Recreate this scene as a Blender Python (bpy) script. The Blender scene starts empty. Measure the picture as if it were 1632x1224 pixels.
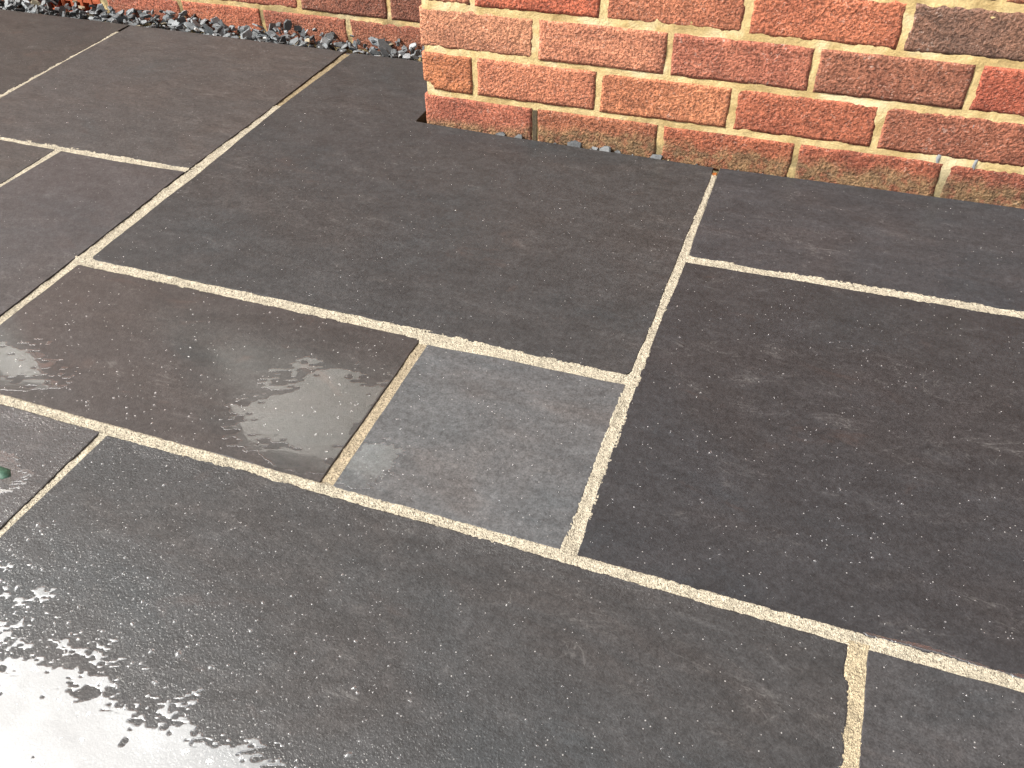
import bpy, bmesh, math, random
import numpy as np
from mathutils import Matrix, Vector

# ------------------------------------------------------------------ camera, sky, sun
S = bpy.context.scene
COL = S.collection
S.render.engine = 'CYCLES'
S.cycles.max_bounces = 3; S.cycles.diffuse_bounces = 1; S.cycles.glossy_bounces = 2; S.cycles.transparent_max_bounces = 6; S.cycles.transmission_bounces = 1
cam = bpy.data.cameras.new('camera'); co = bpy.data.objects.new('camera', cam); COL.objects.link(co)
cam.lens = 30.18; cam.sensor_width = 36; cam.sensor_fit = 'HORIZONTAL'; cam.clip_start = .01; cam.clip_end = 500
RT = (0.939134, 0.34281, -0.022561); UP = (-0.214627, 0.636717, 0.740626); FW = (-0.268259, 0.690705, -0.671538)
co.matrix_world = Matrix(((RT[0], UP[0], -FW[0], .14268), (RT[1], UP[1], -FW[1], -.50444),
                          (RT[2], UP[2], -FW[2], .71067), (0, 0, 0, 1)))
S.camera = co
SUN_AZ, SUN_EL = math.radians(-112), math.radians(47)      # azimuth from +Y (towards the wall), clockwise
SD = Vector((math.sin(SUN_AZ) * math.cos(SUN_EL), math.cos(SUN_AZ) * math.cos(SUN_EL), math.sin(SUN_EL)))
sun = bpy.data.lights.new('sun', 'SUN'); sun.energy = 5.0; sun.angle = math.radians(.6); sun.color = (1, .945, .86)
so = bpy.data.objects.new('sun', sun); COL.objects.link(so)
so.rotation_euler = SD.to_track_quat('Z', 'Y').to_euler(); so.location = SD * 6
S.view_settings.view_transform = 'Standard'; S.view_settings.look = 'None'
S.view_settings.exposure = .58; S.view_settings.gamma = 1; S.view_settings.use_curve_mapping = False


class NT:
    """small helper for node trees"""
    def __init__(s, tree): s.t = tree; s.n = tree.nodes; s.l = tree.links
    def add(s, typ, **kw):
        n = s.n.new(typ)
        for k, v in kw.items():
            if k.startswith('i_'): n.inputs[k[2:].replace('_', ' ')].default_value = v
            else: setattr(n, k, v)
        return n
    def put(s, sock, v):
        if hasattr(v, 'is_linked') or hasattr(v, 'links'): s.l.new(v, sock)
        else: sock.default_value = v
    def math(s, op, a, b=0., c=None, clamp=False):
        n = s.add('ShaderNodeMath', operation=op, use_clamp=clamp)
        s.put(n.inputs[0], a); s.put(n.inputs[1], b)
        if c is not None: s.put(n.inputs[2], c)
        return n.outputs[0]
    def vmath(s, op, a, b=None, scale=None):
        n = s.add('ShaderNodeVectorMath', operation=op); s.put(n.inputs[0], a)
        if b is not None: s.put(n.inputs[1], b)
        if scale is not None: s.put(n.inputs['Scale'], scale)
        return n.outputs[1] if op in ('DOT_PRODUCT', 'LENGTH') else n.outputs[0]
    def noise(s, vec, scale, detail=4., rough=.55, dist=0., typ='FBM'):
        n = s.add('ShaderNodeTexNoise'); n.noise_type = typ
        s.l.new(vec, n.inputs['Vector'])
        n.inputs['Scale'].default_value = scale; n.inputs['Detail'].default_value = detail
        n.inputs['Roughness'].default_value = rough; n.inputs['Distortion'].default_value = dist
        return n.outputs['Fac']
    def ramp(s, v, a, b, c=0., d=1., smooth=True):
        n = s.add('ShaderNodeMapRange', interpolation_type='SMOOTHSTEP' if smooth else 'LINEAR')
        s.put(n.inputs[0], v)
        for i, x in enumerate((a, b, c, d)): s.put(n.inputs[i + 1], x)
        return n.outputs[0]
    def mix(s, f, a, b, blend='MIX'):
        n = s.add('ShaderNodeMix', data_type='RGBA', blend_type=blend)
        s.put(n.inputs[0], f)
        for sock, v in ((n.inputs[6], a), (n.inputs[7], b)):
            if isinstance(v, (tuple, list)): v = tuple(v) + (1,) if len(v) == 3 else tuple(v)
            s.put(sock, v)
        return n.outputs[2]
    def bump(s, h, dist, strength=1., normal=None):
        n = s.add('ShaderNodeBump'); s.put(n.inputs['Height'], h)
        n.inputs['Distance'].default_value = dist; n.inputs['Strength'].default_value = strength
        if normal is not None: s.l.new(normal, n.inputs['Normal'])
        return n.outputs[0]


W = bpy.data.worlds.new('World'); S.world = W; W.use_nodes = True
k = NT(W.node_tree); k.n.clear()
sky = k.add('ShaderNodeTexSky', sky_type='NISHITA', sun_disc=False, sun_elevation=SUN_EL, sun_rotation=SUN_AZ)
tc = k.add('ShaderNodeTexCoord').outputs['Generated']
sep = k.add('ShaderNodeSeparateXYZ'); k.l.new(tc, sep.inputs[0])
zz = k.math('ADD', k.math('MAXIMUM', sep.outputs[2], 0.), .16)
cx = k.add('ShaderNodeCombineXYZ'); k.l.new(k.math('DIVIDE', sep.outputs[0], zz), cx.inputs[0]); k.l.new(k.math('DIVIDE', sep.outputs[1], zz), cx.inputs[1])
cvec = k.vmath('ADD', cx.outputs[0], (3.1, 1.7, 0.))
cl = k.ramp(k.noise(cvec, 1.9, 5, .56, .3), .345, .46)                 # cloud cover
shade = k.ramp(k.noise(cvec, 4.2, 4, .6, .4), .3, .7, .55, 1.)       # thick and thin parts of a cloud
near = k.math('MAXIMUM', k.vmath('DOT_PRODUCT', tc, tuple(SD)), 0.)
glow = k.math('POWER', near, 8.)                                      # clouds scatter sunlight forwards
cb = k.math('MULTIPLY', k.math('ADD', k.math('MULTIPLY', glow, 92.), 5.5), shade)
ccol = k.vmath('SCALE', (1., .985, .96), scale=cb)
skyc = k.mix(cl, sky.outputs[0], ccol)
bg = k.add('ShaderNodeBackground', i_Strength=.1); k.l.new(skyc, bg.inputs['Color'])
k.l.new(bg.outputs[0], k.add('ShaderNodeOutputWorld').inputs[0])

# ------------------------------------------------------------------ helpers
rng = np.random.default_rng(7); random.seed(7)


def lin(r, g, b, f=1.):
    c = [(x / 255 / 12.92 if x / 255 <= .04045 else ((x / 255 + .055) / 1.055) ** 2.4) * f for x in (r, g, b)]
    return tuple(c)


def _h(ix, iy, seed):
    n = (ix.astype(np.int64) * 374761393 + iy.astype(np.int64) * 668265263 + seed * 1274126177) & 0xffffffff
    n = ((n ^ (n >> 13)) * 1274126177) & 0xffffffff
    n = ((n ^ (n >> 16)) * 2246822519) & 0xffffffff
    return ((n ^ (n >> 15)) & 0xffffff) / float(0xffffff)


def vn(x, y, cell, seed=0):
    """smooth value noise 0..1 with the given cell size in metres"""
    x = np.asarray(x, float) / cell; y = np.asarray(y, float) / cell
    ix = np.floor(x); iy = np.floor(y); fx = x - ix; fy = y - iy
    fx = fx * fx * fx * (fx * (fx * 6 - 15) + 10); fy = fy * fy * fy * (fy * (fy * 6 - 15) + 10)
    a = _h(ix, iy, seed); b = _h(ix + 1, iy, seed); c = _h(ix, iy + 1, seed); d = _h(ix + 1, iy + 1, seed)
    return (a * (1 - fx) + b * fx) * (1 - fy) + (c * (1 - fx) + d * fx) * fy


def fbm(x, y, cell, seed=0, octv=4, gain=.5):
    t = 0; w = 1; ws = 0
    for o in range(octv):
        t = t + w * vn(x, y, cell / 2 ** o, seed + o * 17); ws += w; w *= gain
    return t / ws


def link(name, me, mat=None, parent=None):
    o = bpy.data.objects.new(name, me); COL.objects.link(o)
    if mat is not None and me is not None and len(me.materials) == 0: me.materials.append(mat)
    o.parent = parent
    return o


def mesh(name, verts, faces, smooth=False):
    me = bpy.data.meshes.new(name); me.from_pydata([tuple(map(float, v)) for v in verts], [], [tuple(int(i) for i in f) for f in faces]); me.update()
    if smooth: me.polygons.foreach_set('use_smooth', [True] * len(me.polygons))
    return me


def fast_mesh(name, V, Q, smooth=True):
    """V (n,3), Q (m,4) quads or (m,3) triangles, as arrays"""
    me = bpy.data.meshes.new(name); kk = Q.shape[1]
    me.vertices.add(len(V)); me.vertices.foreach_set('co', V.astype(np.float32).ravel())
    me.loops.add(Q.size); me.loops.foreach_set('vertex_index', Q.astype(np.int32).ravel())
    me.polygons.add(len(Q)); me.polygons.foreach_set('loop_start', np.arange(0, Q.size, kk, dtype=np.int32))
    me.update(calc_edges=True); me.validate()
    me.polygons.foreach_set('use_smooth', [smooth] * len(me.polygons))
    return me


def face_colors(me, cols):
    """one colour per face, stored as a corner attribute named tint"""
    at = me.color_attributes.new('tint', 'FLOAT_COLOR', 'CORNER')
    buf = np.ones((len(me.loops), 4), np.float32)
    for p in me.polygons:
        buf[p.loop_start:p.loop_start + p.loop_total, :3] = cols[p.index]
    at.data.foreach_set('color', buf.ravel())


def tag(o, label=None, cat=None, group=None, kind=None):
    if label: o['label'] = label
    if cat: o['category'] = cat
    if group: o['group'] = group
    if kind: o['kind'] = kind
    return o


def material(name):
    m = bpy.data.materials.new(name); m.use_nodes = True
    q = NT(m.node_tree); q.n.clear()
    out = q.add('ShaderNodeOutputMaterial'); b = q.add('ShaderNodeBsdfPrincipled')
    q.l.new(b.outputs[0], out.inputs['Surface'])
    return m, q, b, out


# ------------------------------------------------------------------ materials
def mat_slate():
    m, q, b, _ = material('wet_slate')
    info = q.add('ShaderNodeObjectInfo'); pos = q.add('ShaderNodeNewGeometry').outputs['Position']
    off = q.vmath('SCALE', (37., 91., 13.), scale=info.outputs['Random'])
    p0 = q.vmath('ADD', pos, off)
    st = q.vmath('MULTIPLY', p0, (.5, 1., 1.))                        # cleavage runs along the wall
    big = q.noise(st, 6., 5, .68, .6); mid = q.noise(st, 38., 6, .7, .5)
    fine = q.noise(p0, 480., 2, .7); grain = q.noise(p0, 150., 2, .65)
    base = info.outputs['Color']
    c = q.mix(q.ramp(big, .46, .66, 0, .8), base, q.mix(1., base, (1.12, 1.0, .94), 'MULTIPLY'))
    c = q.mix(q.ramp(big, .48, .32, 0, .8), c, q.mix(1., base, (.84, .93, .97), 'MULTIPLY'))
    c = q.mix(1., c, q.ramp(mid, .25, .75, .70, 1.36, False), 'MULTIPLY')
    c = q.mix(1., c, q.ramp(fine, .25, .75, .62, 1.42, False), 'MULTIPLY')
    c = q.mix(1., c, q.ramp(grain, .3, .7, .78, 1.24, False), 'MULTIPLY')
    # pale wisps where the cleavage has flaked, and rusty patches
    w1 = q.noise(st, 15., 5, .64, 1.2)
    wis = q.math('MULTIPLY', q.ramp(q.math('ABSOLUTE', q.math('SUBTRACT', w1, .52)), .0, .012, 1, 0), q.ramp(big, .46, .62))
    wis = q.math('MULTIPLY', wis, q.ramp(mid, .42, .62))
    c = q.mix(q.math('MULTIPLY', wis, .24), c, (.15, .145, .14))
    c = q.mix(q.ramp(mid, .62, .78, 0, .26), c, (.14, .135, .13))
    rust = q.math('MULTIPLY', q.ramp(w1, .60, .74), info.outputs['Alpha'])
    c = q.mix(q.math('MULTIPLY', rust, .38), c, (.075, .044, .034))
    vor = q.add('ShaderNodeTexVoronoi', feature='F1'); q.l.new(p0, vor.inputs['Vector']); vor.inputs['Scale'].default_value = 190.
    vs = q.add('ShaderNodeSeparateColor'); q.l.new(vor.outputs['Color'], vs.inputs[0])
    sp = q.math('MULTIPLY', q.ramp(vor.outputs['Distance'], .07, .17, 1, 0), q.ramp(vs.outputs[0], .88, .92))
    c = q.mix(q.math('MULTIPLY', sp, .6), c, (.4, .39, .38))
    q.l.new(c, b.inputs['Base Color'])
    wp = q.add('ShaderNodeAttribute', attribute_type='OBJECT', attribute_name='wet').outputs['Fac']
    rv = q.add('ShaderNodeAttribute', attribute_type='OBJECT', attribute_name='riven').outputs['Fac']
    wet = q.math('MULTIPLY', wp, q.ramp(big, .66, .40, .35, 1.))
    b.inputs['Roughness'].default_value = .62
    b.inputs['Specular IOR Level'].default_value = .22
    n1 = q.bump(mid, .0014, .5)
    n2 = q.bump(fine, .0009, .5, n1)
    q.l.new(n2, b.inputs['Normal'])
    # thin film of water lying over the stone: smooth where it fills the hollows, broken up on riven faces
    q.l.new(wet, b.inputs['Coat Weight'])
    q.l.new(q.ramp(q.math('ADD', wet, q.math('MULTIPLY', mid, .3)), .15, 1., .30, .05, False), b.inputs['Coat Roughness'])
    b.inputs['Coat IOR'].default_value = 1.5
    lump = q.noise(p0, 400., 2, .6)
    cn = q.add('ShaderNodeBump'); cn.inputs['Distance'].default_value = .0026; q.l.new(lump, cn.inputs['Height'])
    rim = q.add('ShaderNodeAttribute', attribute_name='rim').outputs['Fac']       # hand-dressed edges are rougher
    rim = q.math('MULTIPLY', rim, q.ramp(mid, .35, .6)); rv = q.math('MULTIPLY', rv, q.math('ADD', .75, rim)); q.l.new(rv, cn.inputs['Strength'])
    cm = q.add('ShaderNodeBump'); cm.inputs['Distance'].default_value = .0010; q.l.new(mid, cm.inputs['Height']); q.l.new(q.math('MULTIPLY', rv, .6), cm.inputs['Strength'])
    q.l.new(cm.outputs[0], cn.inputs['Normal'])
    q.l.new(cn.outputs[0], b.inputs['Coat Normal'])
    return m


def mat_sand():
    m, q, b, _ = material('jointing_sand')
    info = q.add('ShaderNodeObjectInfo'); pos = q.add('ShaderNodeNewGeometry').outputs['Position']
    c = info.outputs['Color']
    v = q.add('ShaderNodeTexVoronoi', feature='F1'); q.l.new(pos, v.inputs['Vector']); v.inputs['Scale'].default_value = 720.
    vs = q.add('ShaderNodeSeparateColor'); q.l.new(v.outputs['Color'], vs.inputs[0])
    c = q.mix(1., c, q.ramp(vs.outputs[0], 0, 1, .62, 1.32, False), 'MULTIPLY')
    c = q.mix(q.ramp(vs.outputs[1], .88, .93, 0, .75), c, (.07, .055, .04))
    c = q.mix(1., c, q.ramp(q.noise(pos, 38., 5, .65), .3, .7, .78, 1.16, False), 'MULTIPLY')
    c = q.mix(q.ramp(q.noise(pos, 21., 4, .6), .62, .72, 0, .12), c, (.34, .24, .10))
    q.l.new(c, b.inputs['Base Color']); b.inputs['Roughness'].default_value = .85; b.inputs['Specular IOR Level'].default_value = .3
    n1 = q.bump(v.outputs['Distance'], .0012, .8)
    q.l.new(q.bump(q.noise(pos, 300., 4, .7), .0014, .7, n1), b.inputs['Normal'])
    return m


def mat_brick(attr):
    m, q, b, _ = material('facing_brick' + ('_far' if attr else ''))
    pos = q.add('ShaderNodeNewGeometry').outputs['Position']
    info = q.add('ShaderNodeObjectInfo')
    if attr:
        base = q.add('ShaderNodeVertexColor', layer_name='tint').outputs[0]; al = q.math('ADD', .25, 0.); p0 = pos
    else:
        base = info.outputs['Color']; al = info.outputs['Alpha']
        p0 = q.vmath('ADD', pos, q.vmath('SCALE', (17., 5., 29.), scale=info.outputs['Random']))
    st = q.vmath('MULTIPLY', p0, (.7, 1., 1.))
    kiln = q.noise(st, 11., 3, .62, .5); mid = q.noise(p0, 60., 4, .65)
    wr = q.noise(p0, 215., 3, .66, .2)                                # crinkled, sanded face
    c = q.mix(q.ramp(kiln, .42, .62, .0, .7), q.mix(1., base, (1.06, 1.12, 1.14), 'MULTIPLY'), q.mix(1., base, (.72, .70, .74), 'MULTIPLY'))
    c = q.mix(1., c, q.ramp(mid, .25, .75, .72, 1.28, False), 'MULTIPLY')
    c = q.mix(1., c, q.ramp(wr, .36, .62, .48, 1.32, False), 'MULTIPLY')
    c = q.mix(q.ramp(q.noise(p0, 330., 1, .5), .62, .74, 0, .6), c, q.mix(.5, base, (.55, .42, .34)))
    coal = q.math('MULTIPLY', q.ramp(q.noise(st, 14., 4, .6, .3), .46, .60), al)
    c = q.mix(q.math('MULTIPLY', coal, .6), c, (.07, .052, .046))
    lime = q.math('MULTIPLY', q.ramp(q.noise(p0, 120., 4, .75), .58, .66), q.ramp(q.noise(p0, 15., 3, .6), .46, .66))
    c = q.mix(q.math('MULTIPLY', lime, q.math('ADD', .42, q.math('MULTIPLY', al, .5), clamp=True)), c, (.46, .38, .33))
    # algae and splashed grout along the foot of the wall
    sp = q.add('ShaderNodeSeparateXYZ'); q.l.new(pos, sp.inputs[0])
    edge = q.math('ADD', q.math('MULTIPLY', q.noise(pos, 16., 4, .65), .075), -.012)
    edge = q.math('MULTIPLY', edge, q.ramp(sp.outputs[0], -.42, -.24, .25, 1.))
    foot = q.math('MULTIPLY', q.ramp(q.math('SUBTRACT', sp.outputs[2], edge), -.008, .014, 1., 0.), q.ramp(mid, .36, .54, .35, 1.))
    foot = q.math('MULTIPLY', foot, q.ramp(sp.outputs[1], .98, 1.05, 1., .15))
    alg = q.mix(q.ramp(q.noise(pos, 40., 4, .6), .4, .62), (.24, .175, .085), (.085, .078, .04))
    alg = q.mix(1., alg, q.ramp(wr, .34, .66, .5, 1.4, False), 'MULTIPLY')
    c = q.mix(q.math('MULTIPLY', foot, .72), c, alg)
    q.l.new(c, b.inputs['Base Color']); b.inputs['Roughness'].default_value = .8; b.inputs['Specular IOR Level'].default_value = .35
    n1 = q.bump(mid, .004, .35)
    n2 = q.bump(wr, .0062, .9, n1)
    q.l.new(n2, b.inputs['Normal'])
    return m


def mat_mortar():
    m, q, b, _ = material('wall_mortar')
    pos = q.add('ShaderNodeNewGeometry').outputs['Position']
    n = q.noise(pos, 26., 6, .65, .4); f = q.noise(pos, 330., 3, .7)
    c = q.mix(q.ramp(n, .34, .66), (.66, .51, .26), (.50, .36, .16))
    pat = q.noise(pos, 9., 4, .6); c = q.mix(q.ramp(pat, .50, .66, 0, .75), c, (.78, .67, .43)); c = q.mix(q.ramp(pat, .46, .32, 0, .8), c, (.40, .275, .12))
    c = q.mix(1., c, q.ramp(f, .25, .75, .74, 1.2, False), 'MULTIPLY')
    sp = q.add('ShaderNodeSeparateXYZ'); q.l.new(pos, sp.inputs[0])
    damp = q.math('MULTIPLY', q.ramp(sp.outputs[2], .015, .075, .75, 0.), q.ramp(q.noise(pos, 18., 5, .65), .40, .58))
    c = q.mix(damp, c, (.105, .085, .045))
    q.l.new(c, b.inputs['Base Color']); b.inputs['Roughness'].default_value = .9; b.inputs['Specular IOR Level'].default_value = .25
    n1 = q.bump(n, .004, .5); q.l.new(q.bump(f, .0014, .7, n1), b.inputs['Normal'])
    return m


def mat_tint(name, rough, bump_scale, bump_dist, spec=.5, var=.3):
    m, q, b, _ = material(name)
    pos = q.add('ShaderNodeNewGeometry').outputs['Position']
    c = q.add('ShaderNodeVertexColor', layer_name='tint').outputs[0]
    c = q.mix(1., c, q.ramp(q.noise(pos, bump_scale, 4, .65), .25, .75, 1 - var, 1 + var, False), 'MULTIPLY')
    q.l.new(c, b.inputs['Base Color']); b.inputs['Roughness'].default_value = rough; b.inputs['Specular IOR Level'].default_value = spec
    q.l.new(q.bump(q.noise(pos, bump_scale * 2, 3, .6), bump_dist, .6), b.inputs['Normal'])
    return m


def mat_plain(name, col, rough=.6, var=.2, scale=60., bumpd=.001, spec=.5):
    m, q, b, _ = material(name)
    pos = q.add('ShaderNodeNewGeometry').outputs['Position']
    n = q.noise(pos, scale, 5, .65)
    c = q.mix(1., tuple(col) + (1,), q.ramp(n, .25, .75, 1 - var, 1 + var, False), 'MULTIPLY')
    q.l.new(c, b.inputs['Base Color']); b.inputs['Roughness'].default_value = rough; b.inputs['Specular IOR Level'].default_value = spec
    q.l.new(q.bump(q.noise(pos, scale * 3, 4, .65), bumpd, .5), b.inputs['Normal'])
    return m


def mat_water(name='rain_water', ior=2.35):
    m = bpy.data.materials.new(name); m.use_nodes = True; q = NT(m.node_tree); q.n.clear()
    out = q.add('ShaderNodeOutputMaterial'); pos = q.add('ShaderNodeNewGeometry').outputs['Position']
    nrm = q.bump(q.noise(pos, 22., 1, .4), .0016, .10)
    tr = q.add('ShaderNodeBsdfTransparent'); tr.inputs[0].default_value = (.97, .975, .975, 1)
    fr = q.add('ShaderNodeFresnel'); fr.inputs['IOR'].default_value = ior; q.l.new(nrm, fr.inputs['Normal'])
    gl = q.add('ShaderNodeBsdfGlossy'); gl.inputs['Roughness'].default_value = .012; q.l.new(nrm, gl.inputs['Normal']); q.l.new(fr.outputs[0], gl.inputs['Color'])
    ad = q.add('ShaderNodeAddShader'); q.l.new(tr.outputs[0], ad.inputs[0]); q.l.new(gl.outputs[0], ad.inputs[1])
    q.l.new(ad.outputs[0], out.inputs['Surface'])
    return m


SLATE, SAND, BRICK, BRICKF, MORTAR, WATER = mat_slate(), mat_sand(), mat_brick(False), mat_brick(True), mat_mortar(), mat_water()
FILM = mat_water('water_film', 1.75)
CHIP = mat_tint('slate_chippings', .55, 160., .0012, .3, .35)
SOIL = mat_plain('grey_grit', (.09, .085, .075), .9, .4, 120., .004)
TERRA = mat_plain('terracotta', lin(214, 110, 70, .52), .75, .18, 70., .0012, .3)
UPVC = mat_plain('white_plastic', (.38, .39, .35), .35, .05, 20., .0002)
BLIND = mat_plain('pale_blind', (.33, .335, .29), .5, .06, 8., .0002)
JOINT_SHADE = mat_plain('joint_shade', (.075, .055, .03), .8, .5, 160., .003)
GREEN_REFL = mat_plain('green_reflection_tint', lin(92, 140, 118, .36), .4, .2, 200., .0006)
FRAG = mat_plain('orange_brick_chip', lin(205, 120, 45, .5), .8, .35, 220., .002)
PALE_GREY = mat_plain('pale_grey', (.25, .26, .27), .5, .2, 300., .0006)

# ------------------------------------------------------------------ ground and patio
gr = link('ground', mesh('ground', [(-60, -60, -.075), (60, -60, -.075), (60, 60, -.075), (-60, 60, -.075)], [(0, 1, 2, 3)]), SOIL)
tag(gr, kind='structure')
bed = link('patio', mesh('patio', [(-3.1, -1.7, -.026), (2.1, -1.7, -.026), (2.1, .84, -.026), (-.57, .84, -.026), (-.57, 1.118, -.026), (-3.1, 1.118, -.026)],
                         [(0, 1, 2, 3, 4, 5)]), SOIL)
tag(bed, kind='structure')


def wobble(poly, seed, step=.007, amp=.0011):
    """walk round a polygon, adding points and a little hand-cut unevenness"""
    out = []; n = len(poly)
    for i in range(n):
        a = np.array(poly[i]); b_ = np.array(poly[(i + 1) % n]); d = b_ - a; L = np.hypot(*d)
        m_ = max(1, int(L / step)); nn = np.array((-d[1], d[0])) / max(L, 1e-6)
        for j in range(m_):
            t = j / m_; pt = a + d * t
            w = (fbm(pt[0] + seed * 3.3, pt[1] - seed * 1.7, .034, seed, 2) - .5) * 2 * amp
            env = min(1., min(t, 1 - t) * L / .01)
            out.append(tuple(pt + nn * w * env))
    # round the corners a little
    return out


def slab(poly, tone, rust=.3, seed=0, dz=0., wet=.18, riven=.25, bev=.0011):
    pts = wobble(poly, seed)
    bm = bmesh.new(); rl = bm.verts.layers.float.new('rim')
    vs = [bm.verts.new((x, y, 0)) for x, y in pts]
    lo = [bm.verts.new((x, y, -.022)) for x, y in pts]; n = len(pts)
    for v in vs + lo: v[rl] = 1.
    for i in range(n): bm.faces.new((vs[i], lo[i], lo[(i + 1) % n], vs[(i + 1) % n]))
    top = [bm.edges.get((vs[i], vs[(i + 1) % n])) for i in range(n)]
    if len(poly) > 20: bm.faces.new(vs)                       # the notched slab
    else:
        # a rim band 28 mm wide round a flat middle
        xa, xb = min(p[0] for p in pts) + .030, max(p[0] for p in pts) - .030; ya, yb = min(p[1] for p in pts) + .030, max(p[1] for p in pts) - .030
        inn = []
        for x, y in pts:
            key = (min(max(x, xa), xb), min(max(y, ya), yb))
            if inn and (inn[-1].co.xy - Vector(key)).length < 1e-5: inn.append(inn[-1])
            else: inn.append(bm.verts.new((key[0], key[1], 0.)))
        if inn[0] is not inn[-1] and (inn[0].co.xy - inn[-1].co.xy).length < 1e-5:
            last = inn[-1]; inn = [inn[0] if v is last else v for v in inn]; bm.verts.remove(last)
        for i in range(n):
            q_ = [vs[i], vs[(i + 1) % n], inn[(i + 1) % n], inn[i]]
            if q_[2] is q_[3]: q_ = q_[:3]
            bm.faces.new(q_)
        loop = []
        for v in inn:
            if not loop or loop[-1] is not v: loop.append(v)
        if loop[0] is loop[-1]: loop.pop()
        bm.faces.new(loop)
    bmesh.ops.recalc_face_normals(bm, faces=bm.faces)
    bmesh.ops.bevel(bm, geom=top, offset=bev, segments=2, profile=.6, affect='EDGES', clamp_overlap=True)
    bmesh.ops.recalc_face_normals(bm, faces=bm.faces)
    me = bpy.data.meshes.new('paving_slab'); bm.to_mesh(me); bm.free()
    o = link('paving_slab', me, SLATE, bed); o.location.z = dz
    o.color = tone + (rust,); o['wet'] = wet; o['riven'] = riven
    return o


def T(r, g, b, f=.355): return lin(r * .955, g * .995, b * 1.045, f)


S1 = [(-.8363, 1.1205), (-.8436, .8447), (-.8418, .7375), (-.8361, .5479), (-.838, .5048), (-.8377, .334), (-.8365, .293), (-.8305, .2862), (-.5563, .2884), (-.4004, .2894),
      (-.2931, .2872), (-.1769, .2868), (-.0210, .2862), (-.0130, .2885), (-.0075, .2962), (-.006, .4207), (-.0054, .6161), (-.0033, .7959), (-.0049, .8465),
      (-.3915, .8493), (-.5629, .8562), (-.5640, 1.1205)]
slab(S1, T(78, 75, 73), .35, 1, .0004, .22, .15)
slab([(-.8440, .2705), (-.8480, .0045), (-.5786, .0042), (-.3757, .0074), (-.287, .0052), (-.2862, .2722), (-.4508, .2728)], T(83, 76, 72), .8, 2, -.0006, .8, .03)      # brown, wettest
slab([(-.272, .2632), (-.2705, .006), (-.0075, .0069), (-.0072, .0739), (-.0090, .2700), (-.1699, .2677)], T(114, 111, 108), .1, 3, .0002, .35, .12)                         # pale small one
slab([(.0090, .0025), (.1841, .0049), (.2733, .0059), (.569, .0072), (.570, .5668), (.4543, .5643), (.1031, .5569), (.0072, .5550), (.0035, .4239), (.0036, .2779), (.0055, .0782)],
     T(69, 67, 67), .4, 4, -.0002, .40, .1)
slab([(.0085, .5716), (.1012, .5699), (.569, .5802), (.569, .872), (.474, .8600), (.0602, .8493), (.0058, .8475), (.0056, .7987), (.0062, .6198)], T(80, 77, 77), .2, 5, .0005)
slab([(-.5622, -.0085), (-.3684, -.0035), (-.2734, -.0054), (-.068, -.0042), (.0042, -.0052), (.1857, -.0061), (.2727, -.0074), (.2722, -.022), (.2707, -.032), (.2712, -.0415),
      (.2758, -.0469), (.2768, -.1262), (.279, -.566), (-.584, -.566), (-.5686, -.1686)], T(77, 74, 72), .35, 6, 0., .36, .66, .0022)
slab([(.2895, -.0078), (.4184, -.0067), (.846, -.005), (.846, -.566), (.290, -.566), (.2883, -.1221)], T(88, 84, 82), .2, 7, .0003)
slab([(-.5725, -.0072), (-.5768, -.1601), (-.588, -.566), (-1.146, -.566), (-1.146, -.0085), (-.7245, -.0076)], T(84, 78, 75), .4, 8, .0004, .8, .55, .0018)
slab([(-1.1266, .5538), (-1.1335, .4146), (-1.134, .0045), (-.8625, .0045), (-.8603, .1326), (-.8587, .318), (-.8624, .497), (-.8630, .5578), (-1.0057, .5527)], T(88, 83, 81), .3, 9, .0009, .45, .3)
slab([(-1.1426, .5560), (-1.1434, .4248), (-1.146, .0045), (-1.705, .0045), (-1.705, .5580)], T(90, 83, 78), .3, 10, .0)
slab([(-1.4205, 1.1205), (-1.4188, .8949), (-1.4102, .7002), (-1.409, .5650), (-1.2796, .5654), (-.8676, .5703), (-.8617, .5760), (-.8577, .7558), (-.8557, 1.1205)], T(90, 84, 80), .2, 11, .0006)
slab([(-1.4276, 1.1205), (-1.4229, .8937), (-1.4220, .7146), (-1.423, .5700), (-1.985, .5700), (-1.990, 1.1180)], T(78, 72, 67), .5, 12, .0005)
# neighbours just outside the frame
for i, (x0, y0, x1, y1) in enumerate([(-2.56, .57, -2.0, 1.118), (-2.28, .0045, -1.717, .558), (-1.72, -.566, -1.158, -.0085), (.582, .0072, 1.142, .567), (.582, .58, 1.142, .848),
                                      (.858, -.566, 1.418, -.005), (-.584, -1.14, .27, -.578), (.284, -1.14, .846, -.578), (-1.146, -1.14, -.598, -.578), (1.154, -.0, 1.99, .848)]):
    slab([(x0, y0), (x1, y0), (x1, y1), (x0, y1)], T(82, 78, 76), .3, 20 + i, .0002 * (i % 3))

SANDC = lin(212, 202, 180, .47)


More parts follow.
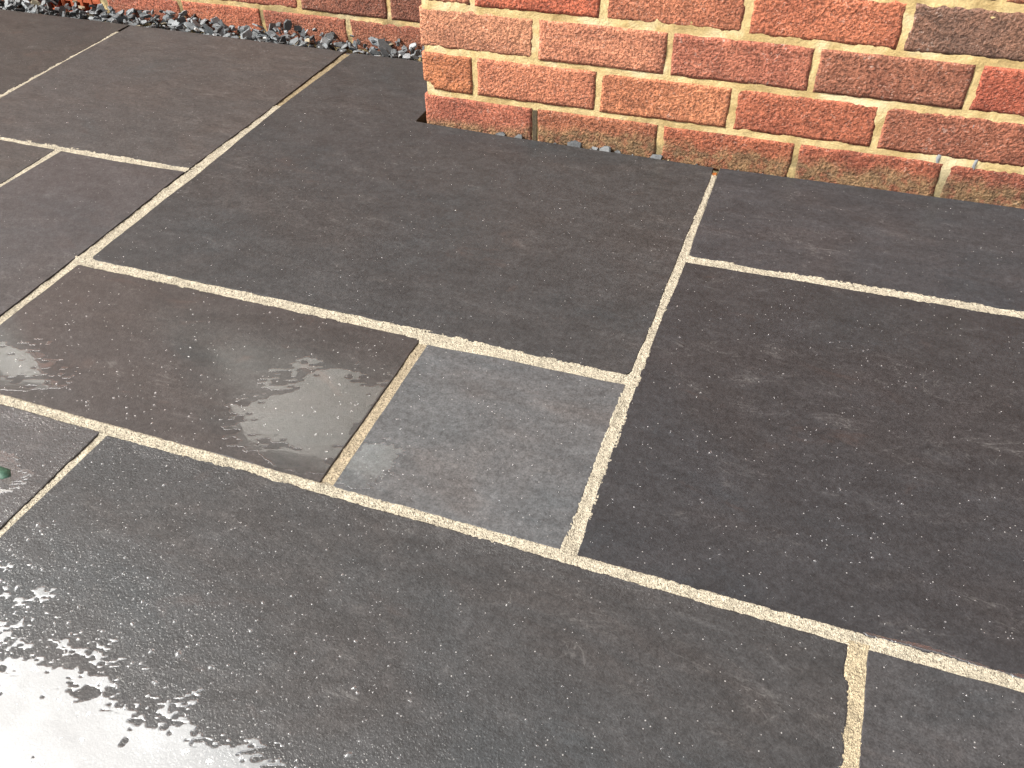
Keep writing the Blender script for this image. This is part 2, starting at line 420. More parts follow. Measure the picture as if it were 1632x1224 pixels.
def joint(a, b, hw, depth=.0010, spill=(.7, .7), seed=0, col=SANDC, hw2=None, wav=.0008):
    """a strip of jointing sand from a to b; spill = how much lies over the slab on the left / right of a->b"""
    a = np.array(a); b = np.array(b); d = b - a; L = np.hypot(*d); d = d / L; nrm = np.array((-d[1], d[0]))
    hw2 = hw if hw2 is None else hw2
    ns = int(L / .0013) + 2; T_ = hw + .008; nt = int(2 * T_ / .0011) + 2
    s, t = np.meshgrid(np.linspace(0, L, ns), np.linspace(-T_, T_, nt), indexing='ij')
    h = hw + (hw2 - hw) * s / L
    X = a[0] + d[0] * s + nrm[0] * t; Y = a[1] + d[1] * s + nrm[1] * t
    z = -depth + (fbm(X, Y, .012, seed, 3) - .5) * 2 * wav + (vn(X, Y, .0021, seed + 5) - .5) * .0007 + (vn(X, Y, .0012, seed + 6) - .5) * .0005
    for side, sg in ((0, 1), (1, -1)):
        m_ = fbm(s, s * 0 + side * 9.1, .02, seed + 31, 3)
        m2 = vn(s, t, .0035, seed + 77)
        sp = spill[side] * (.35 + 1.2 * (m_ - .3)) * (.45 + m2)
        e = sg * t - h
        z = z + np.clip(sp, 0, 2) * .0019 * np.exp(-np.clip(-e, 0, 1) ** 2 / .0042 ** 2) * (e <= 0) + np.clip(sp, 0, 2) * .0019 * np.exp(-np.clip(e, 0, 1) ** 2 / .0022 ** 2) * (e > 0)
        z = z - np.clip(e - .001, 0, 1) * .42
    V = np.stack([X, Y, z], -1).reshape(-1, 3)
    i = np.arange(ns * nt).reshape(ns, nt)
    Q = np.stack([i[:-1, :-1], i[1:, :-1], i[1:, 1:], i[:-1, 1:]], -1).reshape(-1, 4)
    me = fast_mesh('mortar_joint', V, Q); o = link('mortar_joint', me, SAND, bed); o.color = tuple(col) + (1,)
    return o


DIRTY = lin(178, 160, 126, .45)
joint((-.846, 1.116), (-.8505, .835), .0085, .0026, (0, .25), 1, DIRTY, .0075, .0012)
joint((-.8505, .842), (-.8500, .565), .0070, .0016, (.1, .6), 2, SANDC, .0125)
joint((-.8500, .572), (-.8490, .300), .0120, .0019, (.05, .65), 3, SANDC, .0115)
joint((-.8490, .304), (-.8545, .0), .0105, .0016, (0, .5), 4, SANDC, .0070)
joint((-.861, .2775), (-.286, .2805), .0078, .0008, (1., .1), 5)
joint((-.290, .2798), (-.002, .2783), .0098, .0006, (.9, .1), 6, hw2=.0080)
joint((-.0015, .822), (.0005, .565), .0047, .0008, (.2, .5), 7)
joint((.0004, .572), (-.0015, .282), .0060, .0006, (.2, .4), 8, hw2=.0052)
joint((-.0020, .290), (.0005, -.001), .0070, .0006, (.25, .6), 9, hw2=.0082)
joint((-1.15, -.0015), (-.570, -.0018), .0062, .0005, (1.1, .25), 10)
joint((-.575, -.0020), (-.276, -.0002), .0066, .0005, (1.0, .3), 11, hw2=.0052)
joint((-.282, -.0002), (.006, .0002), .0056, .0005, (.9, .2), 12)
joint((-.002, -.0010), (.284, -.0006), .0055, .0005, (.9, .2), 13, hw2=.0066)
joint((.276, -.0006), (.60, .0005), .0070, .0006, (.5, .2), 14)
joint((-.2790, .276), (-.2788, .001), .0072, .0022, (.35, 0), 15, lin(196, 180, 152, .45), .0082)     # b below a: left of the way is +X
joint((-.5675, -.004), (-.579, -.57), .0050, .0015, (.4, 0), 16, hw2=.0044)
joint((.2810, -.003), (.2826, -.57), .0080, .0004, (.12, .1), 17, lin(206, 190, 158, .47), .0058)
joint((-1.71, .5610), (-.862, .5650), .0056, .0006, (1., .5), 18)
joint((-1.135, .562), (-1.139, .0), .0064, .0010, (.4, .3), 19, hw2=.0052)
joint((-1.424, 1.075), (-1.4215, .890), .0030, .0004, (.5, .5), 20)
joint((-1.4215, .888), (-1.416, .562), .0028, .0004, (.5, .5), 21, hw2=.0062)
joint((.002, .5632), (.60, .5726), .0074, .0006, (.9, .3), 22)
for i, (a, b) in enumerate([((-1.716, .0), (-1.15, .0)), ((.576, -.0), (.576, .85)), ((.852, -.57), (.852, .0)), ((-1.152, -.57), (-1.152, .0)), ((-1.15, -.572), (.85, -.572)),
                            ((-1.711, .0), (-1.711, .562)), ((-1.995, .565), (-1.995, 1.11)), ((-1.995, .564), (-1.70, .564))]):
    joint(a, b, .0065, .0008, (.6, .4), 40 + i)

# ------------------------------------------------------------------ brick walls
CH, BL, JT, BH = .0759, .2248, .0105, .0659


def brick_mesh(name, length, height, depth, seed, chip=0., res=.0042):
    nx = max(6, int(length / res)); nz = max(5, int(height / res))
    xs, zs = np.meshgrid(np.linspace(0, 1, nx + 1), np.linspace(0, 1, nz + 1), indexing='ij')
    # denser towards the edges so that they stay rounded
    ea = lambda u: u + .35 * (np.sin(2 * np.pi * u) / (2 * np.pi)) * -1 * -.6
    X = ea(xs) * length; Z = ea(zs) * height
    e = np.minimum(np.minimum(X, length - X), np.minimum(Z, height - Z))
    sx, sz = seed * 1.31, seed * .77
    y = .0011 * np.clip(1 - e / .0030, 0, 1) ** 1.6 + (fbm(X + sx, Z + sz, .03, seed, 3) - .5) * .0007 + (vn(X + sx, Z + sz, .007, seed + 3) - .5) * .0006
    if res > .01: y = y * .2 - .0004                    # plain far bricks: too coarse a grid for a rounded arris
    # wandering edges
    wx = (fbm(Z + sx, Z * 0 + seed, .02, seed + 9, 3) - .5) * .0034; wz = (fbm(X + sz, X * 0 + seed * 2., .028, seed + 11, 3) - .5) * .0032
    X = X + wx * (np.abs(xs - .5) * 2) ** 3; Z = Z + wz * (np.abs(zs - .5) * 2) ** 3
    if chip:
        c = np.clip(1 - np.hypot(X / chip, Z / (chip * .8)), 0, 1); y = y + c * .02; X = X + c * chip * .55
    n0 = (nx + 1) * (nz + 1)
    V = [tuple(v) for v in np.stack([X, y, Z], -1).reshape(-1, 3)]
    idx = np.arange(n0).reshape(nx + 1, nz + 1)
    F = [(idx[i, j], idx[i + 1, j], idx[i + 1, j + 1], idx[i, j + 1]) for i in range(nx) for j in range(nz)]
    ring = [idx[i, 0] for i in range(nx + 1)] + [idx[nx, j] for j in range(1, nz + 1)] + [idx[i, nz] for i in range(nx - 1, -1, -1)] + [idx[0, j] for j in range(nz - 1, 0, -1)]
    b0 = len(V)
    for r in ring: V.append((V[r][0], depth, V[r][2]))
    m_ = len(ring)
    for i in range(m_): F.append((ring[i], b0 + i, b0 + (i + 1) % m_, ring[(i + 1) % m_]))
    F.append(tuple(b0 + i for i in range(m_)))
    return mesh(name, V, F, True)


BV = {}


def bmesh_for(length, depth, v, res=.0042, chip=0.):
    key = (round(length, 4), round(depth, 4), v, res, chip)
    if key not in BV: BV[key] = brick_mesh('brick', length, BH, depth, 3 + v + int(length * 1000) % 50, chip, res)
    return BV[key]


def add_brick(parent, x, z, length, depth, tone, coal=0., v=0, y=0., rot=0., res=.0042, chip=0.):
    o = link('brick', bmesh_for(length, depth, v, res, chip), BRICK, parent)
    o.location = (x, y + random.uniform(-.0008, .0004), z); o.rotation_euler = (random.uniform(-.003, .003), random.uniform(-.004, .004), rot)
    o.color = tuple(tone) + (coal,)
    return o


def box_mesh(boxes, cols=None, name='boxes', bev=0.):
    V = []; F = []; C = []
    for n, (x0, y0, z0, x1, y1, z1) in enumerate(boxes):
        o = len(V)
        V += [(x0, y0, z0), (x1, y0, z0), (x1, y1, z0), (x0, y1, z0), (x0, y0, z1), (x1, y0, z1), (x1, y1, z1), (x0, y1, z1)]
        F += [(o, o + 1, o + 5, o + 4), (o + 1, o + 2, o + 6, o + 5), (o + 2, o + 3, o + 7, o + 6), (o + 3, o, o + 4, o + 7), (o + 4, o + 5, o + 6, o + 7), (o + 3, o + 2, o + 1, o)]
        if cols: C += [cols[n]] * 6
    me = mesh(name, V, F)
    if cols: face_colors(me, C)
    if bev:
        bm = bmesh.new(); bm.from_mesh(me); bmesh.ops.bevel(bm, geom=list(bm.edges), offset=bev, segments=2, affect='EDGES', profile=.6); bm.to_mesh(me); bm.free()
    return me


def mortar_panel(parent, x0, x1, z0, z1, seed, y=.0011, step=.0030, amp=.0008):
    nx, nz = int((x1 - x0) / step), int((z1 - z0) / step)
    X, Z = np.meshgrid(np.linspace(x0, x1, nx + 1), np.linspace(z0, z1, nz + 1), indexing='ij')
    Y = y + (fbm(X, Z, .016, seed, 4) - .5) * 2 * amp
    V = np.stack([X, Y, Z], -1).reshape(-1, 3); i = np.arange(V.shape[0]).reshape(nx + 1, nz + 1)
    Q = np.stack([i[:-1, :-1], i[1:, :-1], i[1:, 1:], i[:-1, 1:]], -1).reshape(-1, 4)
    return link('mortar', fast_mesh('mortar', V, Q), MORTAR, parent)


BF = .76
def BT(c):
    a = lin(*c, BF); g = .3 * a[0] + .5 * a[1] + .2 * a[2]
    return tuple((x * .9 + g * .1) * m_ for x, m_ in zip(a, (1., .97, .82)))


PAL = [BT(c) for c in ((196, 112, 84), (204, 124, 96), (182, 100, 76), (170, 92, 72), (150, 84, 68), (208, 118, 84), (176, 104, 84))]

# projecting wall: its front face starts at the corner beside the gravel
house = bpy.data.objects.new('house', None); COL.objects.link(house); house.location = (-.541, .8574, 0)
tag(house, 'red brick house with sandy yellow mortar, rising behind the slate patio', 'house')
WX = 2.35
fw = link('brick_wall', box_mesh([(.006, .0032, .4205, WX, .09, 3.25), (1.2505, .0032, -.03, WX, .09, .42), (.0035, .012, -.07, .09, .352, 3.25)], name='wall_mortar'), MORTAR, house)
fw.rotation_euler = (-.048, 0, .0023)
fw['label'] = 'projecting sunlit brick wall with algae-stained foot'
ZB = .0592 + JT / 2 - CH                                  # underside of the lowest course that shows
OFF = -.0123                                              # bond offset from the corner
front = {0: [((190, 106, 84), .1), ((176, 104, 76), .0), ((176, 96, 70), .0), ((172, 92, 70), .1), ((160, 86, 68), .2)],
         1: [((206, 124, 84), .0), ((212, 128, 98), .0), ((212, 130, 94), .0), ((190, 104, 78), .05), ((168, 98, 78), .1), ((170, 92, 72), .1)],
         2: [((216, 142, 112), .0), ((214, 134, 106), .05), ((196, 114, 92), .15), ((168, 102, 82), .15), ((190, 96, 74), .05)],
         3: [((222, 138, 108), .0), ((206, 104, 76), .0), ((206, 122, 92), .2), ((206, 116, 86), .05), ((146, 102, 88), .55), ((180, 100, 78), .1)]}
far_boxes, far_cols = [], []
for k_ in range(-1, 42):
    z = ZB + k_ * CH; x = 0.; n = 0
    odd = k_ % 2 == 1
    while x < WX:
        if n == 0: x1 = OFF + BL * (.5 if odd else 1.) - JT / 2
        else: x1 = x + BL - JT
        L_ = x1 - x
        tone, coal = (lambda c: (BT(c[0]), c[1]))(front[k_][n]) if k_ in front and n < len(front[k_]) else (random.choice(PAL), random.choice((0, 0, .1, .5)))
        if k_ < 9:
            fine = k_ < 5 and x < 1.2
            add_brick(fw, x, z, L_, .1025 if not (n == 0 and odd) else .2143, tone, coal, (n * 3 + k_ * 5) % 7 if fine else n % 2, res=.0042 if fine else .02,
                      chip=.02 if (n == 0 and k_ == 1) else 0.)
        else:
            far_boxes.append((x, 0, z, x1, .1, z + BH)); far_cols.append(tone)
        x = x1 + JT; n += 1
    # return face of the projection, running back to the recessed wall
    y0 = .1025 + JT if not odd else .2143 + JT
    for L_ in ((.2143,) if not odd else (.1025,)):
        if k_ < 9: add_brick(fw, .0, z, L_, .1, random.choice(PAL), 0, n % 2, y=y0 + L_, rot=-math.pi / 2, res=.02)
        else: far_boxes.append((0, y0, z, .1, y0 + L_, z + BH)); far_cols.append(random.choice(PAL))
o = link('brick', box_mesh(far_boxes, far_cols, 'upper_bricks'), BRICKF, fw); tag(o, kind='stuff')
mortar_panel(fw, .006, 1.25, ZB - .02, .42, 3)

link('mortar', box_mesh([(OFF + BL - .0042, -.0001, ZB - .02, OFF + BL + .0042, .006, ZB + BH - .003)], name='mortar', bev=.0008), JOINT_SHADE, fw)['label'] = 'dark strip painted as the shade in an unfilled upright joint of the lowest course'  # dark box, its colour stands in for the shade inside an open joint

# recessed wall behind the slate gravel
ZR = .0385 + JT / 2 - CH
WIN = [(-1.84, -.64, 1.06, 1.86), (-3.5, -2.62, 1.06, 1.86)]      # window openings of this wall, x0 x1 z0 z1
VENT = (-1.800, -1.585)
segs = [(-4.3, .0032, -.08, VENT[0], .09, .30), (VENT[0], .0032, ZR + 2 * CH - .01, VENT[1], .09, .30), (-4.3, .0032, .3005, -.46, .09, WIN[0][2]),
        (-4.3, .0032, WIN[0][3], -.46, .09, 2.58)]
xs = [-4.3, WIN[1][0], WIN[1][1], WIN[0][0], WIN[0][1], -.46]
for a, b in ((0, 1), (2, 3), (4, 5)): segs.append((xs[a], .0034, WIN[0][2] + .0005, xs[b], .09, WIN[0][3] - .0005))
bw = link('brick_wall', box_mesh(segs, name='wall_mortar'), MORTAR, house)
bw.location = (.541, 1.2127 - .8574, 0); bw.rotation_euler = (-.048, 0, 0)
bw['label'] = 'recessed brown-red brick wall behind the slate gravel'
back = {0: [((164, 96, 76), .1), ((170, 98, 78), .1), ((196, 108, 80), .05), ((184, 100, 78), .1)],
        1: [((140, 84, 68), .3), ((146, 86, 70), .25), ((176, 96, 76), .15), ((176, 92, 72), .1), ((170, 96, 74), .1)],
        2: [((160, 90, 72), .2)] * 5}
far_boxes, far_cols = [], []
for k_ in range(-1, 34):
    z = ZR + k_ * CH; odd = k_ % 2 == 1; n = -1
    x1 = (-.787 + 2 * BL if odd else -.8937 + 2 * BL) - JT / 2
    while x1 > -4.3:
        x0 = x1 - BL + JT
        tone, coal = (lambda c: (BT(c[0]), c[1]))(back[k_][n]) if k_ in back and 0 <= n < len(back[k_]) else (random.choice(PAL), random.choice((0, 0, .1, .4)))
        parts = [(x0, x1)]
        cut = [(VENT[0] - .009, VENT[1] + .009)] if k_ in (0, 1) else []
        cut += [(a, b) for a, b, c, d in WIN if c - .02 < z + BH / 2 < d + .02]
        for a, b in cut:
            nx = []
            for p0, p1 in parts:
                if p1 <= a or p0 >= b: nx.append((p0, p1))
                else:
                    if a - p0 > .012: nx.append((p0, a))
                    if p1 - b > .012: nx.append((b, p1))
            parts = nx
        for p0, p1 in parts:
            if k_ < 7:
                fine = k_ < 3 and p0 > -2.2
                add_brick(bw, p0, z, round(p1 - p0, 4), .1, tone, coal, (n * 3 + k_ * 5) % 7 if fine else n % 2, res=.0042 if fine else .02)
            else:
                far_boxes.append((p0, 0, z, p1, .1, z + BH)); far_cols.append(tone)
        x1 = x0 - JT; n += 1
o = link('brick', box_mesh(far_boxes, far_cols, 'upper_bricks'), BRICKF, bw); tag(o, kind='stuff')
mortar_panel(bw, VENT[1] + .0, -.46, ZR - .03, .30, 11)
# terracotta air brick with square louvred openings
vz0, vz1 = ZR - .002, ZR + 2 * CH - JT + .002
cols_, rows_ = 7, 4
px = (VENT[1] - VENT[0] - .010) / cols_; pz = (vz1 - vz0 - .010) / rows_
bxs = [(VENT[0], .0, vz0, VENT[0] + .010, .08, vz1), (VENT[1] - .010, .0, vz0, VENT[1], .08, vz1), (VENT[0] + .010, .0, vz1 - .010, VENT[1] - .010, .08, vz1), (VENT[0] + .010, .0, vz0, VENT[1] - .010, .08, vz0 + .010)]
for c in range(1, cols_): bxs.append((VENT[0] + .005 + c * px - .0045, .002, vz0 + .0102, VENT[0] + .005 + c * px + .0045, .075, vz1 - .0102))
for r in range(1, rows_):
    for c in range(cols_):
        xa = VENT[0] + .005 + c * px + (.0047 if c else .0052); xb = VENT[0] + .005 + (c + 1) * px - (.0047 if c < cols_ - 1 else .0052)
        bxs.append((xa, .0035, vz0 + .005 + r * pz - .0045, xb, .075, vz0 + .005 + r * pz + .0045))
bxs.append((VENT[0] + .0102, .045, vz0 + .0104, VENT[1] - .0102, .05, vz1 - .0104))
link('air_brick', box_mesh(bxs, name='air_brick', bev=.0012), TERRA, bw)['label'] = 'terracotta air vent with square openings'
# windows and coping higher up, seen only as reflections in the wet paving
for x0, x1, z0, z1 in WIN:
    w = link('window', box_mesh([(x0, .055, z0, x1, .075, z1)], name='window'), BLIND, house); w.location = bw.location; w.rotation_euler = bw.rotation_euler
    fr = [(x0, .02, z0, x0 + .045, .06, z1), (x1 - .045, .02, z0, x1, .06, z1), (x0 + .045, .02, z0, x1 - .045, .06, z0 + .05), (x0 + .045, .02, z1 - .05, x1 - .045, .06, z1)]
    link('window_frame', box_mesh(fr, name='window_frame'), UPVC, w)
    link('window_sill', box_mesh([(x0 - .03, -.05, z0 - .03, x1 + .03, .05, z0 - .0005)], name='window_sill', bev=.004), UPVC, w)
e_ = link('wall_coping', box_mesh([(-4.3, -.03, 2.5805, -.55, .10, 2.64)], name='wall_coping'), UPVC, house); e_.location = bw.location; e_.rotation_euler = bw.rotation_euler

# small flat pale marks on the wall face
for i, (x, z, w_, h_) in enumerate([(.872, .062, .012, .016), (.925, .060, .010, .020), (1.052, .128, .016, .022), (1.010, .066, .005, .030), (.775, .150, .005, .020),
                                    (.835, .190, .007, .010), (.905, .118, .004, .010), (.990, .105, .005, .006)]):
    n = 12; w_ *= .6; h_ *= 1.25; vs = [(x, -.0009, z)]; r2 = random.Random(i)
    for j in range(n):
        a = 2 * math.pi * j / n; rr = r2.uniform(.55, 1.1)
        vs.append((x + .5 * w_ * math.cos(a) * rr, .0008, z + .5 * h_ * math.sin(a) * rr))
    link('pale_mark', mesh('pale_mark', vs, [(0, j + 1, (j + 1) % n + 1) for j in range(n)], True), PALE_GREY, fw)

# ------------------------------------------------------------------ slate chippings
def shard(rs, L, Wd, Th):
    n = rs.randint(5, 7); a0 = rs.uniform(0, 6.28); top = []; bot = []
    for j in range(n):
        a = a0 + 2 * math.pi * (j + rs.uniform(-.3, .3)) / n
        x = .5 * L * math.cos(a) * rs.uniform(.75, 1.1); y = .5 * Wd * math.sin(a) * rs.uniform(.75, 1.1)
        top.append((x * rs.uniform(.72, 1.), y * rs.uniform(.72, 1.), Th * rs.uniform(.25, .6))); bot.append((x, y, -Th * rs.uniform(.2, .5)))
    V = top + bot; F = [tuple(range(n)), tuple(range(2 * n - 1, n - 1, -1))] + [(j, n + j, n + (j + 1) % n, (j + 1) % n) for j in range(n)]
    return V, F


def chip_tone(rs):
    u = rs.random()
    if u < .56: g = rs.uniform(.06, .15); return (g * .90, g, g * 1.08)
    if u < .70: g = rs.uniform(.018, .04); return (g, g, g * 1.04)
    if u < .93: g = rs.uniform(.14, .25); return (g * .93, g, g * 1.06)
    if u < .955: g = rs.uniform(.26, .40); return (g, g, g * .98)
    g = rs.uniform(.15, .26); return (g, g * .85, g * .6)


rs = random.Random(11)
VV = []; FF = []; CC = []
for i in range(1500):
    x = rs.uniform(-2.7, -.545); y = rs.uniform(1.126, 1.208); lay = rs.random()
    L_ = rs.uniform(.014, .034) * (1.5 if rs.random() < .12 else 1); V, F = shard(rs, L_, L_ * rs.uniform(.4, .8), rs.uniform(.002, .005))
    z = -.040 + .038 * lay + .010 * (y - 1.12) / .09 + .006 * math.sin(x * 17) * lay
    tilt = .9 if rs.random() < .3 else .45
    M = Matrix.Translation((x, y, z)) @ Matrix.Rotation(rs.uniform(0, 6.28), 4, 'Z') @ Matrix.Rotation(rs.gauss(0, tilt), 4, 'X') @ Matrix.Rotation(rs.gauss(0, tilt), 4, 'Y')
    o_ = len(VV); VV += [tuple(M @ Vector(v)) for v in V]; FF += [tuple(o_ + j for j in f) for f in F]; CC += [chip_tone(rs)] * len(F)
me = mesh('slate_gravel', VV, FF); face_colors(me, CC)
tag(link('slate_gravel', me, CHIP), 'strip of loose grey slate chippings along the recessed wall', 'gravel', kind='stuff')
VV = []; FF = []; CC = []
for i in range(260):
    x = rs.uniform(-.56, .9); y = rs.uniform(.850, .858); L_ = rs.uniform(.004, .010); V, F = shard(rs, L_, L_ * .6, .003)
    M = Matrix.Translation((x, y + max(0, x - .06) * .02, -.006 + rs.uniform(-.012, .002))) @ Matrix.Rotation(rs.uniform(0, 6.28), 4, 'Z') @ Matrix.Rotation(rs.gauss(0, .6), 4, 'X')
    o_ = len(VV); VV += [tuple(M @ Vector(v)) for v in V]; FF += [tuple(o_ + j for j in f) for f in F]
    CC += [chip_tone(rs) if rs.random() < .6 else (.16, .12, .06)] * len(F)
me = mesh('grit', VV, FF); face_colors(me, CC)
tag(link('slate_grit', me, CHIP), 'fine grit packed in the gap at the foot of the projecting wall', 'gravel', kind='stuff')
CH_L = [(-.392, .8525, .020, .75, 'pale slate chip at the wall foot nearest the projecting corner'),
        (-.357, .8530, .017, .9, 'small upright slate chip left of the dark unfilled brick joint'),
        (-.2525, .8530, .027, .8, 'largest pale grey slate chip propped against the algae-stained brick'),
        (-.215, .8530, .014, .6, 'small dark slate chip just right of the largest chip'),
        (-.1967, .8520, .024, .7, 'mid grey slate chip right of the largest one at the wall foot'),
        (-.172, .8515, .012, .5, 'tiny flat slate chip between the wall and the largest slab'),
        (-.1062, .8525, .022, .5, 'blue-grey slate chip under the second upright mortar joint')]
for x, y, L_, til, lab in CH_L:
    V, F = shard(rs, L_ * 1.25, L_ * .8, .0022); me = mesh('slate_chip', V, F)
    g = rs.uniform(.045, .085); face_colors(me, [(g * .94, g, g * 1.07)] * len(F))
    o = link('slate_chip', me, CHIP); o.location = (x, y + .0005, -.001); o.rotation_euler = (til + .15, rs.uniform(-.3, .3), rs.uniform(-.35, .35))
    tag(o, lab, 'slate chip', 'slate chips at the foot of the projecting wall')
V, F = shard(random.Random(5), .020, .009, .008); o = link('brick_fragment', mesh('brick_fragment', V, F), FRAG)
o.location = (.0006, .826, -.004); o.rotation_euler = (0, .1, 1.5)
tag(o, 'orange brick fragment wedged in the end of the joint at the wall foot', 'brick fragment')

# ------------------------------------------------------------------ water
def puddle(x0, x1, y0, y1, cov, label, step=.0008, zs=.00035, base=0., seed=0, aniso=.5, cells=(.0062, .0026), islands=0., mat=None):
    """water lying in the hollows of the stone: cov(x, y) = share of the surface under water"""
    X, Y = np.meshgrid(np.arange(x0, x1, step), np.arange(y0, y1, step), indexing='ij')
    u = (X * RT[0] + Y * RT[1]) * aniso; v = -X * RT[1] + Y * RT[0]
    h = .62 * fbm(u, v, cells[0] * 1.6, seed, 3, .5) + .38 * vn(u, v, cells[1], seed + 50)
    hs = np.sort(h.ravel()[::37]); hr = np.searchsorted(hs, h.ravel()).reshape(h.shape) / len(hs)      # rank 0..1
    isl = vn(X * .8 + 3., Y, .011, seed + 90); d = cov(X, Y) - hr - np.clip(isl - .80, 0, 1) * islands
    z = np.where(d > 0, zs * np.clip(d / .10, 0, 1) ** .6, np.maximum(d * .006, -.0004)) + base
    wet = d > 0
    cell = wet[:-1, :-1] | wet[1:, :-1] | wet[:-1, 1:] | wet[1:, 1:]
    i = np.arange(X.size).reshape(X.shape)
    Q = np.stack([i[:-1, :-1], i[1:, :-1], i[1:, 1:], i[:-1, 1:]], -1)[cell]
    used = np.unique(Q); re = np.zeros(X.size, np.int64); re[used] = np.arange(len(used))
    V = np.stack([X, Y, z], -1).reshape(-1, 3)[used]
    o = link('puddle', fast_mesh('puddle', V, re[Q]), mat or WATER); tag(o, label, kind='structure')
    return o


sst = lambda a, b, x: (lambda t: t * t * (3 - 2 * t))(np.clip((x - a) / (b - a), 0, 1))


def cov_main(X, Y):
    yb = -.117 - .281 * (X + .618) + .012 * np.sin(X * 31); ya = -.288 + .03 * (fbm(X, X * 0 + 3.3, .07, 4, 3) - .5)
    q = (yb - Y) / np.maximum(yb - ya, .022)
    c = .08 * sst(-.35, .0, q) + .24 * sst(.05, .5, q) + .28 * sst(.5, .9, q) + .75 * sst(.82, 1.12, q)
    c = c + (fbm(X, Y, .045, 9, 3) - .5) * .5 * sst(.2, .6, q) * (1 - sst(1.0, 1.2, q))
    c = c - .62 * sst(-.22, -.08, X) - .3 * sst(-.10, -.04, X) + .25 * sst(-.34, -.37, Y) * (X < -.2) - .16
    return np.where((Y < -.012) & (X > -.566 + (Y + .17) * -.02), np.clip(c, -.2, 1.3), -.3)


puddle(-.585, -.02, -.50, -.02, cov_main, 'bright puddle spreading over the nearest slab, broken by dry spots', seed=21, islands=3.5)


def blob(cx_, cy_, rx, ry, rot=0.):
    def f(X, Y):
        dx, dy = X - cx_, Y - cy_; c, s_ = math.cos(rot), math.sin(rot)
        return 1 - np.hypot((c * dx + s_ * dy) / rx, (-s_ * dx + c * dy) / ry)
    return f


bA, bB = blob(-.345, .105, .098, .085, .35), blob(-.330, .028, .065, .022, .0)
puddle(-.50, -.2885, .012, .255, lambda X, Y: np.clip(.40 + 1.5 * np.maximum(bA(X, Y), bB(X, Y)) + .7 * (fbm(X, Y, .04, 2, 3) - .5), -.3, 1.2) + .0 * X,
       'shallow puddle at the right end of the brown slab', base=-.0006, zs=.00014, mat=FILM, seed=5, cells=(.010, .004), aniso=.4)
bC = blob(-.252, .045, .036, .052, -.35)
puddle(-.2695, -.17, .010, .16, lambda X, Y: np.clip(.1 + 2.2 * bC(X, Y) + .5 * (fbm(X, Y, .03, 8, 3) - .5), -.3, 1.2), 'small rounded puddle in the corner of the pale small slab', base=.0002, zs=.00014, mat=FILM, seed=8)
bD = blob(-.64, -.103, .044, .036, 0.)
puddle(-.70, -.582, -.16, -.03, lambda X, Y: np.clip(.05 + 2.6 * bD(X, Y) + .3 * (fbm(X, Y, .02, 8, 3) - .5), -.3, 1.2), 'little puddle round a painted green reflection at the frame edge', base=.0004, zs=.00014, mat=FILM, seed=9)
bE = blob(-.80, .045, .11, .050, .1)
puddle(-.842, -.62, .012, .16, lambda X, Y: np.clip(.3 + 1.2 * bE(X, Y) + .7 * (fbm(X, Y, .04, 12, 3) - .5), -.3, 1.2), 'thin sheet of water at the left end of the brown slab', base=-.0006, zs=.00014, mat=FILM, seed=13, cells=(.010, .004), aniso=.4)

wl = lambda X, Y: np.clip(1.15 - np.abs(Y - .0098 - .0015 * np.sin(X * 60)) / .0022 + .9 * (fbm(X, Y, .03, 3, 3) - .55), -.3, 1.2) * sst(.25, .30, X)
puddle(.25, .56, .004, .017, wl, 'thin bead of water lying along the joint in front of the largest right slab', base=-.0002, zs=.0005, seed=17)

# beads of rain on the slabs
rs2 = np.random.default_rng(3)
N = 42000
P = np.stack([rs2.uniform(-1.45, .55, N), rs2.uniform(-.40, .84, N)], -1)
dens = .03 + .10 * sst(.55, .0, P[:, 1]) + .12 * (fbm(P[:, 0], P[:, 1], .09, 6, 3) - .5) + .55 * sst(.22, .0, np.abs(P[:, 1] + .15)) * sst(.0, -.5, P[:, 0])
okk = rs2.random(N) < dens
for xj in (-.85, 0.): okk &= np.abs(P[:, 0] - xj) > .016
for (a, b) in (((-.279), (.0, .285)), ((-.572), (-1, 0)), ((.282), (-1, 0)), ((-1.137), (0, .56))): okk &= ~((np.abs(P[:, 0] - a) < .016) & (P[:, 1] > b[0]) & (P[:, 1] < b[1]))
okk &= np.abs(P[:, 1]) > .014
okk &= ~((np.abs(P[:, 1] - .279) < .016) & (P[:, 0] < .01)); okk &= ~((np.abs(P[:, 1] - .566) < .02) & ((P[:, 0] < -.84) | (P[:, 0] > 0)))
P = P[okk]; n = len(P)
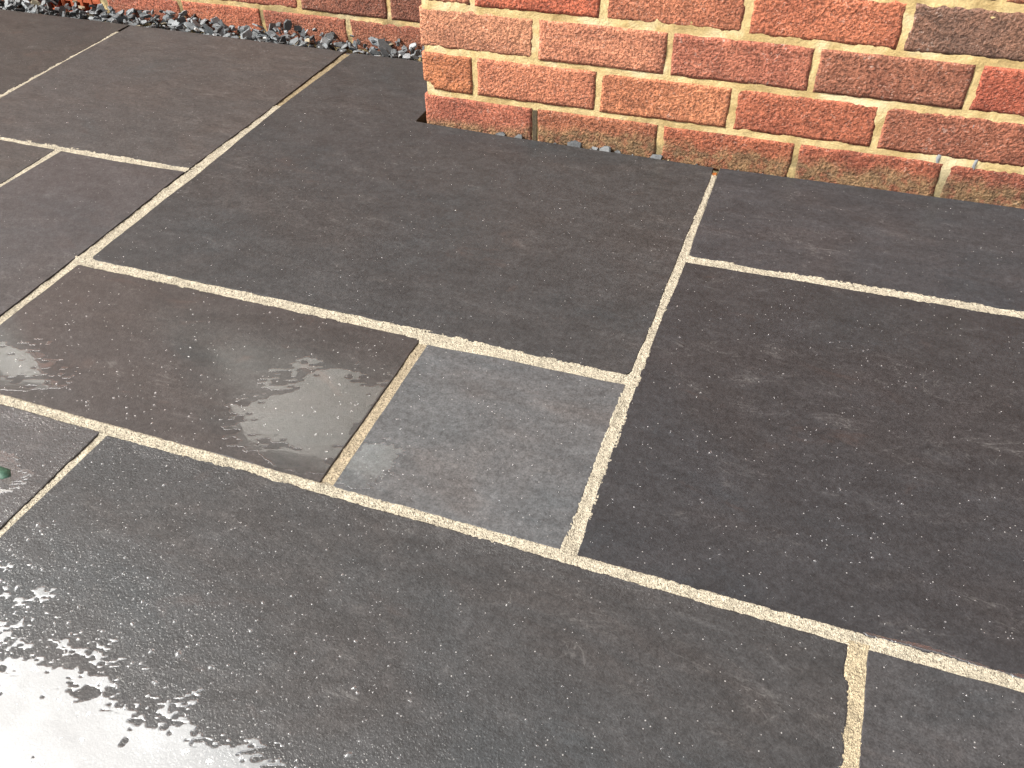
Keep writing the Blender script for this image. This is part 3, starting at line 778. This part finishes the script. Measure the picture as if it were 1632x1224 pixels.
R_ = np.exp(rs2.normal(math.log(.00054), .40, n)).clip(.0003, .0019)
nearp = sst(-.10, -.22, P[:, 1]) * sst(.05, -.10, P[:, 0])
R_ = R_ * (1 + 1.6 * nearp * rs2.random(n) ** 2); k8 = 8
ang = np.linspace(0, 2 * np.pi, k8, endpoint=False)
rings = [(1., -.0005), (.98, .0010), (.74, .42), (.38, .60)]
V = []; F = []
for i in range(n):
    x, y = P[i]; r = R_[i]; o_ = len(V); hz = .0011
    st_ = 1 + .5 * rs2.random(); th = rs2.random() * 3.1
    for kk, (f_, zf) in enumerate(rings):
        for a in ang:
            ex, ey = f_ * math.cos(a) * r * st_, f_ * math.sin(a) * r
            V.append((x + ex * math.cos(th) - ey * math.sin(th), y + ex * math.sin(th) + ey * math.cos(th), (-.001 if kk == 0 else hz * .25 + r * zf)))
    V.append((x, y, hz * .25 + r * .66))
    for kk in range(3):
        for j in range(k8): F.append((o_ + kk * k8 + j, o_ + kk * k8 + (j + 1) % k8, o_ + (kk + 1) * k8 + (j + 1) % k8, o_ + (kk + 1) * k8 + j))
    for j in range(k8): F.append((o_ + 24 + j, o_ + 24 + (j + 1) % k8, o_ + 32))
tag(link('raindrops', mesh('raindrops', V, F, True), WATER), 'tiny beads of rain scattered over the slabs', 'raindrops', kind='stuff')

# flat green sheet, coloured as a reflection of something green in the little puddle
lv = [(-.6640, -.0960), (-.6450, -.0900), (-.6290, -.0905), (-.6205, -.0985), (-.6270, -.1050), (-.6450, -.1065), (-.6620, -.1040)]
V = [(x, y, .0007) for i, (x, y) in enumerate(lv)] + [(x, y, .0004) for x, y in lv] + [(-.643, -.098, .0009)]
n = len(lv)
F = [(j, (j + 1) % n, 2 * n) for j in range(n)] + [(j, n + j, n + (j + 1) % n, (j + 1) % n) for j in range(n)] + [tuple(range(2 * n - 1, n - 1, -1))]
tag(link('green_reflection', mesh('green_reflection', V, F, True), GREEN_REFL), 'small green sheet painted as a reflection in a puddle at the left frame edge', 'scrap')
print('built', len(bpy.data.objects), 'drops', len(P))
